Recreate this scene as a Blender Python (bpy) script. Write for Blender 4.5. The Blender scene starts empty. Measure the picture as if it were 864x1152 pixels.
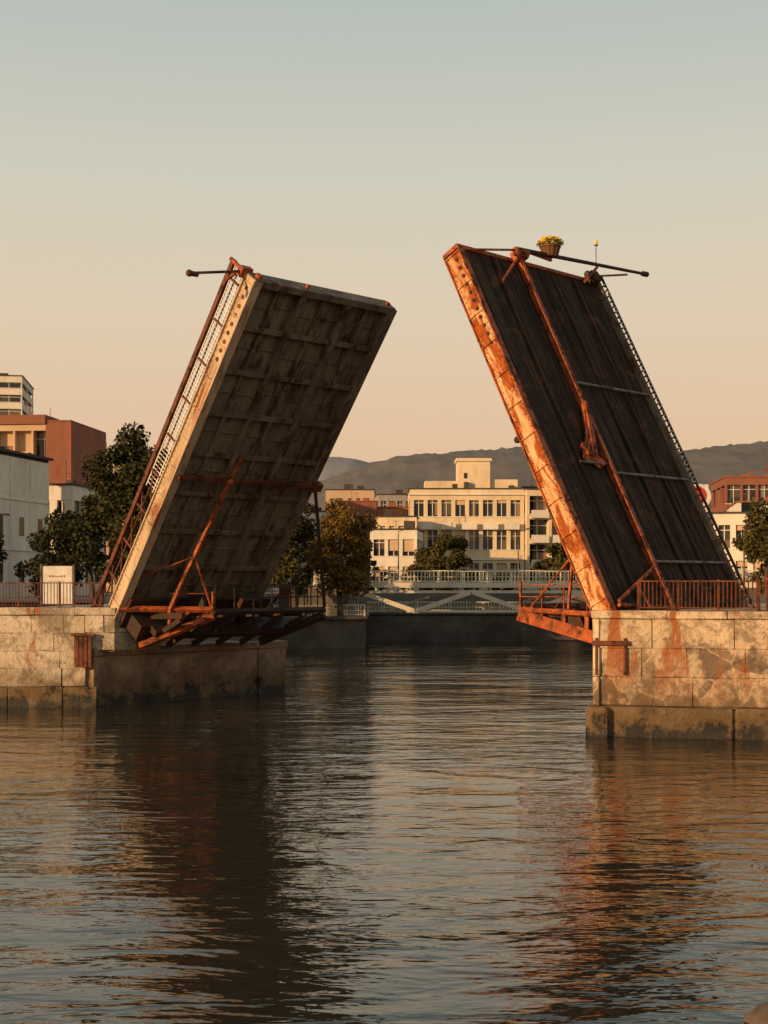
import bpy, math, random
import numpy as np
from mathutils import Vector, Matrix
random.seed(7); np.random.seed(7)
scene=bpy.context.scene
COL=scene.collection
# ------------------------------------------------------------------ node helpers
def nd(nt,t,ins=None,**kw):
    n=nt.nodes.new(t)
    for k,v in kw.items(): setattr(n,k,v)
    for k,v in (ins or {}).items():
        if isinstance(v,bpy.types.NodeSocket): nt.links.new(v,n.inputs[k])
        else: n.inputs[k].default_value=v
    return n
def c4(c): return (c[0],c[1],c[2],1.0)
def mixc(nt,f,a,b,mode='MIX'):
    n=nt.nodes.new('ShaderNodeMix'); n.data_type='RGBA'; n.blend_type=mode
    for i,v in ((0,f),(6,a),(7,b)):
        if isinstance(v,bpy.types.NodeSocket): nt.links.new(v,n.inputs[i])
        else: n.inputs[i].default_value = v if i==0 else c4(v)
    return n.outputs[2]
def mr(nt,v,a,b,c=0.0,d=1.0):
    return nd(nt,'ShaderNodeMapRange',{0:v,1:a,2:b,3:c,4:d}).outputs[0]
def noise(nt,vec,scale,detail=4,rough=0.55,dist=0.0):
    return nd(nt,'ShaderNodeTexNoise',{'Vector':vec,'Scale':scale,'Detail':detail,'Roughness':rough,'Distortion':dist}).outputs[0]
def mth(nt,op,a,b=0.0):
    return nd(nt,'ShaderNodeMath',{0:a,1:b},operation=op).outputs[0]
def newmat(name):
    m=bpy.data.materials.new(name); m.use_nodes=True
    nt=m.node_tree; b=nt.nodes['Principled BSDF']
    return m,nt,b
def coords(nt,kind='pos',scale=(1,1,1)):
    if kind=='pos': s=nd(nt,'ShaderNodeNewGeometry').outputs['Position']
    else: s=nd(nt,'ShaderNodeTexCoord').outputs['Object']
    return nd(nt,'ShaderNodeMapping',{'Vector':s,'Scale':scale}).outputs[0]
def bump(nt,b,h,strength=0.3,dist=0.05):
    n=nd(nt,'ShaderNodeBump',{'Height':h,'Strength':strength,'Distance':dist})
    nt.links.new(n.outputs[0],b.inputs['Normal'])
def simple(name,c1,c2,scale=1.0,rough=0.8,kind='pos',stretch=(1,1,1),bs=0.2,metal=0.0):
    m,nt,b=newmat(name); v=coords(nt,kind,stretch)
    f=mr(nt,noise(nt,v,scale,4,0.6),0.35,0.65)
    nt.links.new(mixc(nt,f,c1,c2),b.inputs['Base Color'])
    b.inputs['Roughness'].default_value=rough; b.inputs['Metallic'].default_value=metal
    if bs: bump(nt,b,noise(nt,v,scale*6,2),bs,0.03)
    return m
def rusty(name,paint,paint2,rust,lo,hi,scale=1.2,kind='pos',stretch=(1,1,1),rough=0.6,dark=(0.03,0.018,0.012),darkamt=0.6):
    m,nt,b=newmat(name); v=coords(nt,kind,stretch)
    base=mixc(nt,mr(nt,noise(nt,v,scale*0.7,3,0.6),0.35,0.65),paint,paint2)
    rf=mr(nt,noise(nt,v,scale,6,0.68,0.6),lo,hi)
    fine=noise(nt,v,scale*6,3,0.65)
    rc=mixc(nt,mr(nt,fine,0.35,0.7),rust,tuple(x*0.42 for x in rust))
    c=mixc(nt,rf,base,rc)
    df=mth(nt,'MULTIPLY',mr(nt,noise(nt,v,scale*2.3,5,0.7),0.53,0.66),darkamt)
    c=mixc(nt,df,c,dark)
    nt.links.new(c,b.inputs['Base Color'])
    nt.links.new(mr(nt,rf,0,1,rough*0.8,0.95),b.inputs['Roughness'])
    b.inputs['Specular IOR Level'].default_value=0.25
    bump(nt,b,fine,0.5,0.02)
    return m
# ------------------------------------------------------------------ mesh builder
class MB:
    def __init__(s,name,mat,parent=None,matrix=None):
        s.name=name;s.mat=mat;s.parent=parent;s.v=[];s.f=[];s.t=[];s.matrix=matrix
    def obox(s,c,a,b,d,tint=0.5,jit=0):
        c=Vector(c);a=Vector(a);b=Vector(b);d=Vector(d);i=len(s.v)
        if a.cross(b).dot(d)<0: d=-d
        for z in(-1,1):
            for y in(-1,1):
                for x in(-1,1):
                    p=c+a*x+b*y+d*z
                    if jit: p+=Vector((random.uniform(-jit,jit),random.uniform(-jit,jit),random.uniform(-jit,jit)))
                    s.v.append(tuple(p))
        for q in((0,2,3,1),(4,5,7,6),(0,1,5,4),(2,6,7,3),(0,4,6,2),(1,3,7,5)):
            s.f.append(tuple(i+k for k in q)); s.t.append(tint)
    def box(s,x0,x1,y0,y1,z0,z1,tint=0.5):
        s.obox(((x0+x1)/2,(y0+y1)/2,(z0+z1)/2),(abs(x1-x0)/2,0,0),(0,abs(y1-y0)/2,0),(0,0,abs(z1-z0)/2),tint)
    def beam(s,p,q,w,h,up=(0,0,1),tint=0.5):
        p=Vector(p);q=Vector(q);ax=q-p
        if ax.length<1e-6:return
        up=Vector(up)
        if abs(ax.normalized().dot(up.normalized()))>0.99: up=Vector((0,1,0.01))
        sd=ax.cross(up).normalized();u2=sd.cross(ax).normalized()
        s.obox((p+q)/2,ax/2,sd*w/2,u2*h/2,tint)
    def cyl(s,p,q,r,r2=None,n=10,tint=0.5):
        p=Vector(p);q=Vector(q);ax=(q-p).normalized();r2=r if r2 is None else r2
        a=ax.orthogonal().normalized();b=ax.cross(a);i=len(s.v)
        for k in range(n):
            t=2*math.pi*k/n;d=a*math.cos(t)+b*math.sin(t)
            s.v.append(tuple(p+d*r));s.v.append(tuple(q+d*r2))
        for k in range(n):
            k2=(k+1)%n;s.f.append((i+2*k,i+2*k2,i+2*k2+1,i+2*k+1));s.t.append(tint)
        s.f.append(tuple(i+2*k for k in reversed(range(n))));s.t.append(tint)
        s.f.append(tuple(i+2*k+1 for k in range(n)));s.t.append(tint)
    def ball(s,c,r,n=8,sq=(1,1,1),tint=0.5):
        c=Vector(c);i=len(s.v);m=n//2+1
        for a in range(m+1):
            ph=math.pi*a/m
            for k in range(n):
                t=2*math.pi*k/n
                s.v.append((c.x+r*sq[0]*math.sin(ph)*math.cos(t),c.y+r*sq[1]*math.sin(ph)*math.sin(t),c.z+r*sq[2]*math.cos(ph)))
        for a in range(m):
            for k in range(n):
                k2=(k+1)%n
                s.f.append((i+a*n+k,i+(a+1)*n+k,i+(a+1)*n+k2,i+a*n+k2));s.t.append(tint)
    def poly(s,pts,tint=0.5):
        i=len(s.v);s.v+= [tuple(p) for p in pts];s.f.append(tuple(range(i,i+len(pts))));s.t.append(tint)
    def prism(s,pts,z0,z1,tint=0.5):
        A=sum(pts[i][0]*pts[(i+1)%len(pts)][1]-pts[(i+1)%len(pts)][0]*pts[i][1] for i in range(len(pts)))
        if A<0: pts=pts[::-1]
        n=len(pts);i=len(s.v)
        s.v+=[(x,y,z0) for x,y in pts]+[(x,y,z1) for x,y in pts]
        s.f.append(tuple(i+n+k for k in range(n)));s.t.append(tint)
        s.f.append(tuple(i+k for k in reversed(range(n))));s.t.append(tint)
        for k in range(n):
            k2=(k+1)%n;s.f.append((i+k,i+k2,i+n+k2,i+n+k));s.t.append(tint)
    def done(s,bevel=0,smooth=False):
        me=bpy.data.meshes.new(s.name);me.from_pydata(s.v,[],s.f);me.update()
        at=me.attributes.new('tint','FLOAT','FACE');at.data.foreach_set('value',s.t)
        me.materials.append(s.mat)
        if smooth:
            for p in me.polygons:p.use_smooth=True
        o=bpy.data.objects.new(s.name,me);COL.objects.link(o)
        if s.parent: o.parent=s.parent
        if bevel:
            b=o.modifiers.new('bev','BEVEL');b.width=bevel;b.segments=1;b.limit_method='ANGLE'
        return o
def empty(name,mat=None,loc=None):
    e=bpy.data.objects.new(name,None);COL.objects.link(e)
    if mat is not None:e.matrix_world=mat
    if loc is not None:e.location=loc
    return e
# ------------------------------------------------------------------ materials
M_cream=rusty('weathered_cream_girder',(0.60,0.47,0.33),(0.44,0.32,0.21),(0.30,0.10,0.035),0.53,0.66,0.8,'obj',(0.35,1.5,1.5),darkamt=.5)
M_orange=rusty('orange_rust_paint',(0.47,0.11,0.03),(0.27,0.065,0.022),(0.11,0.035,0.015),0.48,0.62,1.9,darkamt=.7)
M_brown=rusty('brown_rust_paint',(0.22,0.066,0.028),(0.13,0.044,0.022),(0.06,0.028,0.016),0.46,0.62,1.6,darkamt=.7)
M_rustcream=rusty('rust_over_cream',(0.72,0.46,0.25),(0.56,0.27,0.11),(0.42,0.10,0.02),0.47,0.55,0.8,'obj',(0.6,2,2),darkamt=.55)
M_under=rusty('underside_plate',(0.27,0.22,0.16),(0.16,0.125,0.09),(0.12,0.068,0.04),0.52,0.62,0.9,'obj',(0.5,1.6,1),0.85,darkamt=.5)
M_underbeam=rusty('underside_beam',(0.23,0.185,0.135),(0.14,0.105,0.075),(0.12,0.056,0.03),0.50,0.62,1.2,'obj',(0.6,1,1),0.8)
def deckmat():
    m,nt,b=newmat('deck_planks');v=coords(nt,'obj',(0.10,2.2,1));v2=coords(nt,'obj',(1,1,1))
    ti=nd(nt,'ShaderNodeAttribute',attribute_name='tint').outputs['Fac']
    c=mixc(nt,ti,(0.075,0.049,0.035),(0.040,0.029,0.022))
    c=mixc(nt,mr(nt,noise(nt,v,1.6,5,.7),.42,.62),c,(0.022,0.016,0.013))
    c=mixc(nt,mr(nt,noise(nt,v2,.8,5,.7,.5),.54,.68),c,(0.11,0.056,0.03))
    nt.links.new(c,b.inputs['Base Color']);b.inputs['Roughness'].default_value=.95;b.inputs['Specular IOR Level'].default_value=.12
    bump(nt,b,noise(nt,v,6,3,.7),.6,.03);return m
M_deck=deckmat()
M_darksteel=rusty('dark_steel',(0.05,0.038,0.03),(0.03,0.022,0.018),(0.10,0.035,0.015),0.46,0.60,1.5)
M_grey=rusty('grey_steel',(0.20,0.17,0.145),(0.13,0.11,0.09),(0.12,0.05,0.025),0.50,0.62,1.5)
M_white=simple('white_paint',(0.75,0.72,0.66),(0.6,0.56,0.5),2.0,0.6,bs=0)
M_redrail=rusty('red_railing_paint',(0.17,0.052,0.03),(0.11,0.038,0.022),(0.07,0.03,0.016),0.48,0.62,2)
M_concrete=simple('quay_concrete',(0.15,0.12,0.095),(0.08,0.065,0.05),0.5,0.9)
M_land=simple('ground_paving',(0.16,0.14,0.12),(0.11,0.10,0.085),0.15,0.95)
M_bridgewhite=simple('footbridge_paint',(0.72,0.65,0.51),(0.56,0.49,0.37),0.6,0.6,bs=0)
def stone(name,cA,cB,rustamt,rubble=False):
    m,nt,b=newmat(name);v=coords(nt)
    geo=nd(nt,'ShaderNodeNewGeometry').outputs['Position']
    z=nd(nt,'ShaderNodeSeparateXYZ',{0:geo}).outputs[2]
    ti=nd(nt,'ShaderNodeAttribute',attribute_name='tint').outputs['Fac']
    n1=noise(nt,v,0.9,5,0.65)
    c=mixc(nt,mr(nt,n1,0.32,0.68),cA,cB)
    c=mixc(nt,mr(nt,ti,0,1,0.0,0.3),c,tuple(x*0.45 for x in cA))
    hgt=noise(nt,v,4,6,0.74)
    if rubble:
        nv=nd(nt,'ShaderNodeTexNoise',{'Vector':v,'Scale':1.1,'Detail':4.0}).outputs['Color']
        vv=nd(nt,'ShaderNodeVectorMath',{0:v,1:nd(nt,'ShaderNodeVectorMath',{0:nv,1:(.9,.9,.9)},operation='MULTIPLY').outputs[0]},operation='ADD').outputs[0]
        ed=nd(nt,'ShaderNodeTexVoronoi',{'Vector':vv,'Scale':0.8,'Randomness':1.0},feature='DISTANCE_TO_EDGE').outputs['Distance']
        cell=nd(nt,'ShaderNodeTexVoronoi',{'Vector':vv,'Scale':0.8,'Randomness':1.0}).outputs['Color']
        cv=nd(nt,'ShaderNodeSeparateColor',{0:cell}).outputs[0]
        msk=mth(nt,'MULTIPLY',mr(nt,mth(nt,'ADD',z,mr(nt,noise(nt,v,0.45,4),0.3,0.7,-1.6,1.6)),2.7,2.3),mr(nt,z,0.9,1.1))
        rc=mixc(nt,mr(nt,cv,.15,.6),(0.20,0.14,0.095),(0.62,0.45,0.29))
        rc=mixc(nt,mr(nt,noise(nt,v,3,5,.7),.42,.68),rc,(0.22,0.15,0.095))
        rc=mixc(nt,mth(nt,'MULTIPLY',mr(nt,ed,0.035,0.012),.75),rc,(0.58,0.43,0.28))
        c=mixc(nt,msk,c,rc)
    g=mr(nt,noise(nt,v,0.5,7,0.74,0.5),0.49,0.57)
    c=mixc(nt,mth(nt,'MULTIPLY',g,0.62),c,(0.13,0.09,0.055))
    g2=mr(nt,noise(nt,v,2.6,5,0.7),0.56,0.66)
    c=mixc(nt,mth(nt,'MULTIPLY',g2,0.5),c,(0.07,0.05,0.035))
    vs=coords(nt,'pos',(1.3,1.3,0.30))
    r=mr(nt,noise(nt,vs,0.75,6,0.66,0.4),0.61-rustamt,0.66-rustamt)
    hi=mr(nt,z,1.0,3.2)
    c=mixc(nt,mth(nt,'MULTIPLY',r,mth(nt,'MULTIPLY',hi,0.85)),c,(0.36,0.095,0.018))
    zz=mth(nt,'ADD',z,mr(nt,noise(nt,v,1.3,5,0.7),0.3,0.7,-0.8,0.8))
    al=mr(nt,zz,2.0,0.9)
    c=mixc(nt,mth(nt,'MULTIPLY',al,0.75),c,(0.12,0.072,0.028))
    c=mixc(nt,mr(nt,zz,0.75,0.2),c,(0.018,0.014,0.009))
    nt.links.new(c,b.inputs['Base Color'])
    nt.links.new(mr(nt,z,0.1,0.7,0.35,0.92),b.inputs['Roughness'])
    bump(nt,b,hgt,1.0,0.12)
    return m
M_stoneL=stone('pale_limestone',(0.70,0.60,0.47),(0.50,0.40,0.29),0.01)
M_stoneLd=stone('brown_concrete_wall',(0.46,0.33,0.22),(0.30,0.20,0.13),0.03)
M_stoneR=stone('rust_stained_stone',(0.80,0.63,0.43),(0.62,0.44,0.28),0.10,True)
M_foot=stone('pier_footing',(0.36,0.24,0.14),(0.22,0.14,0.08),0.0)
def glassmat(name,d=(0.02,0.022,0.025),l=(0.24,0.17,0.11)):
    m,nt,b=newmat(name)
    g=nd(nt,'ShaderNodeNewGeometry').outputs['Position']
    sn=nd(nt,'ShaderNodeVectorMath',{0:g,1:(1.3,1.3,1.6)},operation='SNAP').outputs[0]
    w=nd(nt,'ShaderNodeTexWhiteNoise',{0:sn}).outputs['Value']
    nt.links.new(mixc(nt,mr(nt,w,0.5,1.0),d,l),b.inputs['Base Color'])
    b.inputs['Roughness'].default_value=0.12
    return m
M_glass=glassmat('window_glass')
def wall(name,c):
    m,nt,b=newmat(name);v=coords(nt,'pos',(1,1,.35))
    c_=mixc(nt,mr(nt,noise(nt,v,.35,4,.6),.35,.65),c,tuple(x*.82 for x in c))
    c_=mixc(nt,mth(nt,'MULTIPLY',mr(nt,noise(nt,v,1.6,4,.7),.5,.7),.4),c_,tuple(x*.45 for x in c))
    nt.links.new(c_,b.inputs['Base Color']);b.inputs['Roughness'].default_value=.9;return m
W_cream=wall('cream_render',(0.74,0.60,0.41));W_white=wall('white_render',(0.76,0.70,0.60));W_grey=wall('grey_render',(0.36,0.33,0.30))
W_brick=wall('red_brick',(0.27,0.10,0.06));W_beige=wall('beige_render',(0.60,0.42,0.27));W_dark=wall('dark_roofing',(0.06,0.05,0.045))
W_tile=wall('terracotta_roof',(0.30,0.10,0.055));W_terra=wall('terracotta_render',(0.44,0.20,0.10))
# ------------------------------------------------------------------ water
m,nt,b=newmat('river_water')
g=nd(nt,'ShaderNodeNewGeometry').outputs['Position']
def mp(sx,sy,r=0): return nd(nt,'ShaderNodeMapping',{'Vector':g,'Scale':(sx,sy,1),'Rotation':(0,0,r)}).outputs[0]
h1=noise(nt,mp(0.16,0.34,0.12),1.0,1,0.5,0.3)
h2=noise(nt,mp(0.55,1.25,-0.15),1.0,2,0.5,0.5)
h3=noise(nt,mp(1.9,4.2,0.25),1.0,2,0.6,0.2)
calm=mr(nt,noise(nt,mp(0.035,0.08,0.1),1.0,3,0.5),0.38,0.62,0.4,1.3)
H=mth(nt,'ADD',mth(nt,'MULTIPLY',h1,0.12),mth(nt,'MULTIPLY',calm,mth(nt,'ADD',mth(nt,'MULTIPLY',h2,0.088),mth(nt,'MULTIPLY',h3,0.017))))
bump(nt,b,H,1.0,1.0)
b.inputs['Base Color'].default_value=(0.028,0.025,0.016,1);b.inputs['Roughness'].default_value=0.03;b.inputs['IOR'].default_value=1.6
M_water=m
w=MB('water',M_water);w.poly([(-3000,-200,0),(3000,-200,0),(3000,160,0),(-3000,160,0)]);w.done()
# ------------------------------------------------------------------ land
land=empty('ground')
q=MB('bank_terrain',M_land,land)
q.prism([(-3000,65),(-17,65),(-15,78),(-12.5,90),(-12,113),(-12,138),(-3000,138)],-1,4.6)
q.prism([(-4000,137.9),(4000,137.9),(4000,4500),(-4000,4500)],-1,4.61)
q.prism([(16.3,62),(24,131),(24,137.8),(3000,137.8),(3000,43),(47,43),(47,62)],-1,4.59)
q.done()
q=MB('quay_wall',M_concrete)
q.prism([(-12.1,104),(-9.5,114),(-1.75,118),(-1.75,131),(-12.1,131)],-1,2.5)
q.prism([(-12.3,103.6),(-9.6,113.7),(-1.45,117.8),(-1.45,131),(-12.3,131)],2.5,2.8)
q.prism([(-12,131.1),(26,131.1),(26,138),(-12,138)],-1,2.6)
q.prism([(-12,130.9),(26,130.9),(26,131.6),(-12,131.6)],2.6,2.85)
q.done(0.05)
# ------------------------------------------------------------------ block walls
def block_wall(mb,p0,p1,z0,z1,rowh,nrm,lmin=0.8,lmax=1.7,depth=0.25,jit=0.02):
    p0=Vector((p0[0],p0[1],0));p1=Vector((p1[0],p1[1],0));d=(p1-p0);L=d.length;d.normalize();nrm=Vector((nrm[0],nrm[1],0)).normalized()
    rows=max(1,round((z1-z0)/rowh));rh=(z1-z0)/rows
    for r in range(rows):
        x=0
        while x<L-0.01:
            l=random.uniform(lmin,lmax)
            if L-x-l<lmin*0.6:l=L-x
            o=random.uniform(-0.025,0.025)
            c=p0+d*(x+l/2)+nrm*(o-depth/2)+Vector((0,0,z0+(r+.5)*rh))
            mb.obox(c,d*(l/2-0.003),nrm*depth/2,Vector((0,0,rh/2-0.003)),random.random()**1.6,jit)
            x+=l
# ------------------------------------------------------------------ left pier
U=Vector((0.7071,-0.7071,0));Wv=Vector((0.7071,0.7071,0))
A=Vector((-13.5,62,0));Bp=A+Wv*11.8
lp=empty('stone_pier')
q=MB('pier_core',M_stoneLd,lp)
a2=A-U*0.12;b2=Bp-U*0.12
q.prism([(A.x,A.y+0.1),(b2.x,b2.y),(-13.7,78.8),(-17,78),(-45,78),(-45,63.1),(-13.6,62.15)],-1,2.6)
q.prism([(-14.6,62.4),(-12.6,62.2),(-10.8,64.2),(-12.5,66.5),(-9.2,76),(-16,79),(-45,79),(-45,63.3)],2.55,4.3)
q.done()
q=MB('limestone_facing',M_stoneL,lp)
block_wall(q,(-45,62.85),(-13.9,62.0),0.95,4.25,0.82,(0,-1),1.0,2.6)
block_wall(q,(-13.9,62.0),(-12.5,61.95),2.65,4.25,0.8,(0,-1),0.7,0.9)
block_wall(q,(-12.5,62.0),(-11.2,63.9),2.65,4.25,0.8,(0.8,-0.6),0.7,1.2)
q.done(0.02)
q=MB('channel_wall',M_stoneLd,lp)
block_wall(q,(A.x,A.y),(Bp.x,Bp.y),-0.5,2.35,2.85,(U.x,U.y),2.6,4.0)
block_wall(q,(A.x+.05,A.y-.12),(Bp.x+.1,Bp.y-.05),2.37,2.72,0.35,(U.x,U.y),1.8,2.8,0.8)
block_wall(q,(Bp.x,Bp.y),(-13.7,78.8),-0.5,2.6,1.0,(0.7,0.7),1.5,2.4)
q.done(0.03)
q=MB('coping_stones',M_stoneL,lp)
block_wall(q,(-45,62.8),(-12.45,61.92),4.27,4.62,0.35,(0,-1),1.2,2.8,1.2)
q.prism([(-45,63.7),(-12.6,63.0),(-11.0,64.4),(-12.5,67),(-9.5,76),(-16,79),(-45,79)],4.3,4.6)
q.done(0.03)
q=MB('pier_footing',M_foot,lp)
block_wall(q,(-45,62.65),(-13.3,61.8),-0.5,0.93,1.43,(0,-1),2,3.5,0.9)
q.done(0.04)
q=MB('timber_fender',M_brown,lp)
q.box(-14.35,-13.55,61.72,61.9,1.9,3.3);q.box(-14.5,-13.4,61.65,61.95,3.3,3.42)
for i in range(4): q.box(-14.3+i*.2,-14.13+i*.2,61.66,61.71,1.85,3.28)
q.done(0.01)
# ------------------------------------------------------------------ right pier
rp=empty('stone_pier.001')
C=Vector((7.9,50.5,0));D=Vector((.98,-.2,0)).normalized();N=Vector((D.y,-D.x,0))
back=C+Vector((.6,.8,0))*14
E=C+D*40
q=MB('pier_core',M_stoneR,rp)
q.prism([(C.x+.15,C.y+.12),(E.x,E.y+.1),(47,80),(24,80),(back.x,back.y)],-1,4.4);q.done()
q=MB('stone_facing',M_stoneR,rp)
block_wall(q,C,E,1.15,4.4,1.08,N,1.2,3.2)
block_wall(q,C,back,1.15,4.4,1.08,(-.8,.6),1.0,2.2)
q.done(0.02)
q=MB('coping_stones',M_stoneR,rp)
block_wall(q,C+N*.07-D*.05,E+N*.07,4.42,4.72,0.30,N,1.8,3.6,1.3)
q.prism([(C.x+1.0,C.y+1.0),(E.x,E.y+1.0),(47,80),(24,80),(back.x+.3,back.y)],4.38,4.7)
q.done(0.04)
q=MB('pier_footing',M_foot,rp)
block_wall(q,C+N*.32-D*.25,E+N*.32,-0.5,1.12,1.62,N,3,6,0.9)
block_wall(q,C-D*.25+N*.3,back+Vector((-.3,.2,0)),-0.5,1.12,1.62,(-.8,.6),3,5,0.9)
q.done(0.09)
q=MB('timber_fender',M_brown,rp)
for i in (0.15,1.2):
    c=C+D*i+N*0.08; q.obox(c+Vector((0,0,3.0)),D*.05,N*.05,(0,0,.7))
c=C+D*.68+N*.1;q.obox(c+Vector((0,0,3.5)),D*.7,N*.06,(0,0,.09))
q.done(0.02)
# ------------------------------------------------------------------ railings
def railing(name,p,q_,h,mat,picket=0.14,post=1.8,pr=0.012,postw=0.07,parent=None,rail=0.05,mids=()):
    r=MB(name,mat,parent);p=Vector(p);q_=Vector(q_);d=q_-p;L=d.length;d.normalize();up=Vector((0,0,1))
    r.beam(p+up*h,q_+up*h,rail*1.3,rail);r.beam(p+up*.12,q_+up*.12,rail,rail*.8)
    for mz in mids:r.beam(p+up*mz,q_+up*mz,rail*.7,rail*.7)
    n=max(1,int(L/post))
    for i in range(n+1):
        c=p+d*(L*i/n);r.beam(c,c+up*(h+.06),postw,postw,(0,1,0))
        r.beam(c,c+up*.04,postw*2,postw*2,(0,1,0))
    if picket:
        k=int(L/picket)
        for i in range(k):
            c=p+d*(L*(i+.5)/k);r.beam(c+up*.12,c+up*(h-.02),pr*2,pr*2,(0,1,0))
    return r.done()
railing('railing',(-44,62.9,4.62),(-13.2,62.1,4.62),1.15,M_redrail,0.15,1.9,.016)
a=C+D*1.7-N*.25;bb=C+D*6.1-N*.25
railing('railing',(a.x,a.y,4.72),(bb.x,bb.y,4.72),1.12,M_brown,0.15,1.45,0.02,.08)
a=C+D*6.4-N*.25;bb=C+D*30-N*.25
railing('railing',(a.x,a.y,4.72),(bb.x,bb.y,4.72),1.12,M_brown,0.16,1.9,0.014)
# ------------------------------------------------------------------ LEFT LEAF (local: x along leaf, y across, z = deck normal)
eL=Vector((.4152,-.4152,.8095));nL=Vector((-.5724,.5724,.5872));OL=Vector((-12.4,62,4.27))
def frame(O,e,w_,n):
    return Matrix(((e.x,w_.x,n.x,O.x),(e.y,w_.y,n.y,O.y),(e.z,w_.z,n.z,O.z),(0,0,0,1)))
LM=frame(OL,eL,Wv,nL)
leafL=empty('bascule_bridge_leaf',LM)
LL=17.2;WL=8.15
def Lw(l,s,k): return LM@Vector((l,s,k))
q=MB('near_side_girder',M_cream,leafL)
q.box(-1.2,LL,-0.03,0.22,0,0.70);q.box(-1.2,LL-.01,-0.12,0.34,-0.06,0.02);q.box(-1.2,LL-.02,-0.12,0.34,0.68,0.75)
for i in range(12): q.box(0.4+i*1.5,0.46+i*1.5,-0.08,0,0.02,0.68)
q.done(0.01)
q=MB('far_side_girder',M_underbeam,leafL)
q.box(-1.2,LL,WL-.22,WL,0.0,0.8);q.box(-1.2,LL-.02,WL-.34,WL+.12,-0.06,0.02);q.done(0.01)
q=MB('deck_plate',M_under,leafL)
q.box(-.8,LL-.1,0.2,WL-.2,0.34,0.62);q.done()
q=MB('deck_surface',M_deck,leafL);q.box(-.8,LL-.12,0.23,WL-.23,0.62,0.72);q.done()
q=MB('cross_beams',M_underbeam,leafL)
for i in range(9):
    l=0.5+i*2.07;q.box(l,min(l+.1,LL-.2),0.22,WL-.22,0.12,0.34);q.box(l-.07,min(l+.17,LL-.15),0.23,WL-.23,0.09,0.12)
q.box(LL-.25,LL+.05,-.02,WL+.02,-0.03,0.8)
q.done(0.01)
q=MB('stringers',M_underbeam,leafL)
for j,s in enumerate((1.45,2.75,4.1,5.45,6.75)):
    d_=0.0 if j in(1,3) else 0.18
    hw=.13 if j in(1,3) else .07
    q.box(-1,LL-.27,s-.04,s+.04,d_+.02,0.34);q.box(-1,LL-.27,s-hw,s+hw,d_-.03,d_+.025)
q.done(0.008)
q=MB('plate_ribs',M_under,leafL)
for i in range(8):
    for s0,s1 in ((.25,1.4),(1.5,2.7),(2.8,4.05),(4.15,5.4),(5.5,6.7),(6.8,7.92)):
        l=0.5+i*2.07+random.uniform(.9,1.2);q.box(l,l+.05,s0+.02,s1-.02,0.27,0.34)
        if random.random()<.4: q.box(l+.2,l+.55,s0+.2,s0+.6,.31,.34)
q.done()
q=MB('cross_girder',M_brown,leafL)
q.box(7.6,7.8,0.1,WL+.25,-0.2,0.0);q.box(7.5,7.9,WL-.05,WL+.4,-.3,.1)
for s in (2.75,5.45,8.1): q.box(7.4,8.0,s-.15,s+.15,-.26,-.19)
q.done(0.01)
q=MB('side_railing',M_redrail,leafL)
q.box(-1.0,LL+.1,-0.16,0.02,1.62,1.84);q.box(-1,LL,-.08,-.03,1.2,1.25)
for i in range(10):
    l=-.6+i*1.9;q.box(l,l+.09,-.1,-.02,.75,1.62)
q.done()
q=MB('white_balusters',M_white,leafL)
for i in range(56):
    l=6.4+i*.19;q.box(l,l+.035,-.07,-.035,.78,1.5)
q.box(6.2,LL,-.075,-.03,.9,.95);q.box(6.2,LL,-.075,-.03,1.5,1.55)
q.done()
q=MB('lower_side_truss',M_redrail,leafL)
for i in range(6):
    l=-1+i*1.36;q.beam((l,-.05,.78),(l+1.36,-.05,1.6),.06,.06)
q.done()
q=MB('girder_rivets',M_brown,leafL)
for i in range(9):
    l=LL-.5-i*.42;q.cyl((l,-.06,.35),(l,-.0,.35),.10,.10,8);
for i in range(60):
    for k in(.1,.6):
        q.ball((.2+i*.28,-.035,k),.025,6)
q.done()
q=MB('tip_fittings',M_orange,leafL)
q.box(LL-.25,LL+.2,-.3,.25,.7,1.0);q.beam((LL+.1,-.1,1.0),(LL-.9,-.1,1.75),.12,.12);q.beam((LL,-.1,.8),(LL+.05,-.1,1.95),.14,.14)
q.cyl((LL-.1,0.3,.3),(LL+.2,0.3,.3),.16,.16,12);q.box(LL,LL+.22,2.9,3.05,.2,.35);q.box(LL,LL+.16,7.75,7.95,.2,.4)
q.done(0.01)
inv=LM.inverted()
def addpole(mb,p,qq,r,inv,n=10): mb.cyl(inv@Vector(p),inv@Vector(qq),r,r,n)
q=MB('tip_pole',M_brown,leafL)
s=Lw(LL,0,.9);t=s+Vector((-2.05,-1.8,-.5));addpole(q,s,t,.06,inv);q.ball(inv@t,.15,10)
q.cyl(inv@(t+Vector((.3,.25,0))),inv@t,.11,.11,10);q.done()
q=MB('support_struts',M_orange,leafL)
def wb(mb,inv,p,qq,w_,h_): mb.beam(inv@Vector(p),inv@Vector(qq),w_,h_)
k1=Lw(7.7,2.9,-.2)
b1=OL+U*1.9+Wv*1.6+Vector((0,0,.25))
wb(q,inv,k1,b1,.17,.19)
wb(q,inv,b1+(k1-b1)*.42,OL+U*3.1+Wv*3.1+Vector((0,0,.3)),.08,.08)
wb(q,inv,b1+(k1-b1)*.42,OL+U*.6+Wv*.4+Vector((0,0,1.6)),.07,.07)
q.ball(inv@k1,.2,8)
wb(q,inv,k1,Lw(9.0,3.2,0),.14,.14)
wb(q,inv,OL+U*.2+Wv*.0+Vector((0,0,.3)),OL+U*3.2+Wv*3.1+Vector((0,0,.25)),.2,.22)
wb(q,inv,OL+U*.9+Wv*.6+Vector((0,0,-1.45)),OL+U*3.2+Wv*3.15+Vector((0,0,-.05)),.22,.32)
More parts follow.
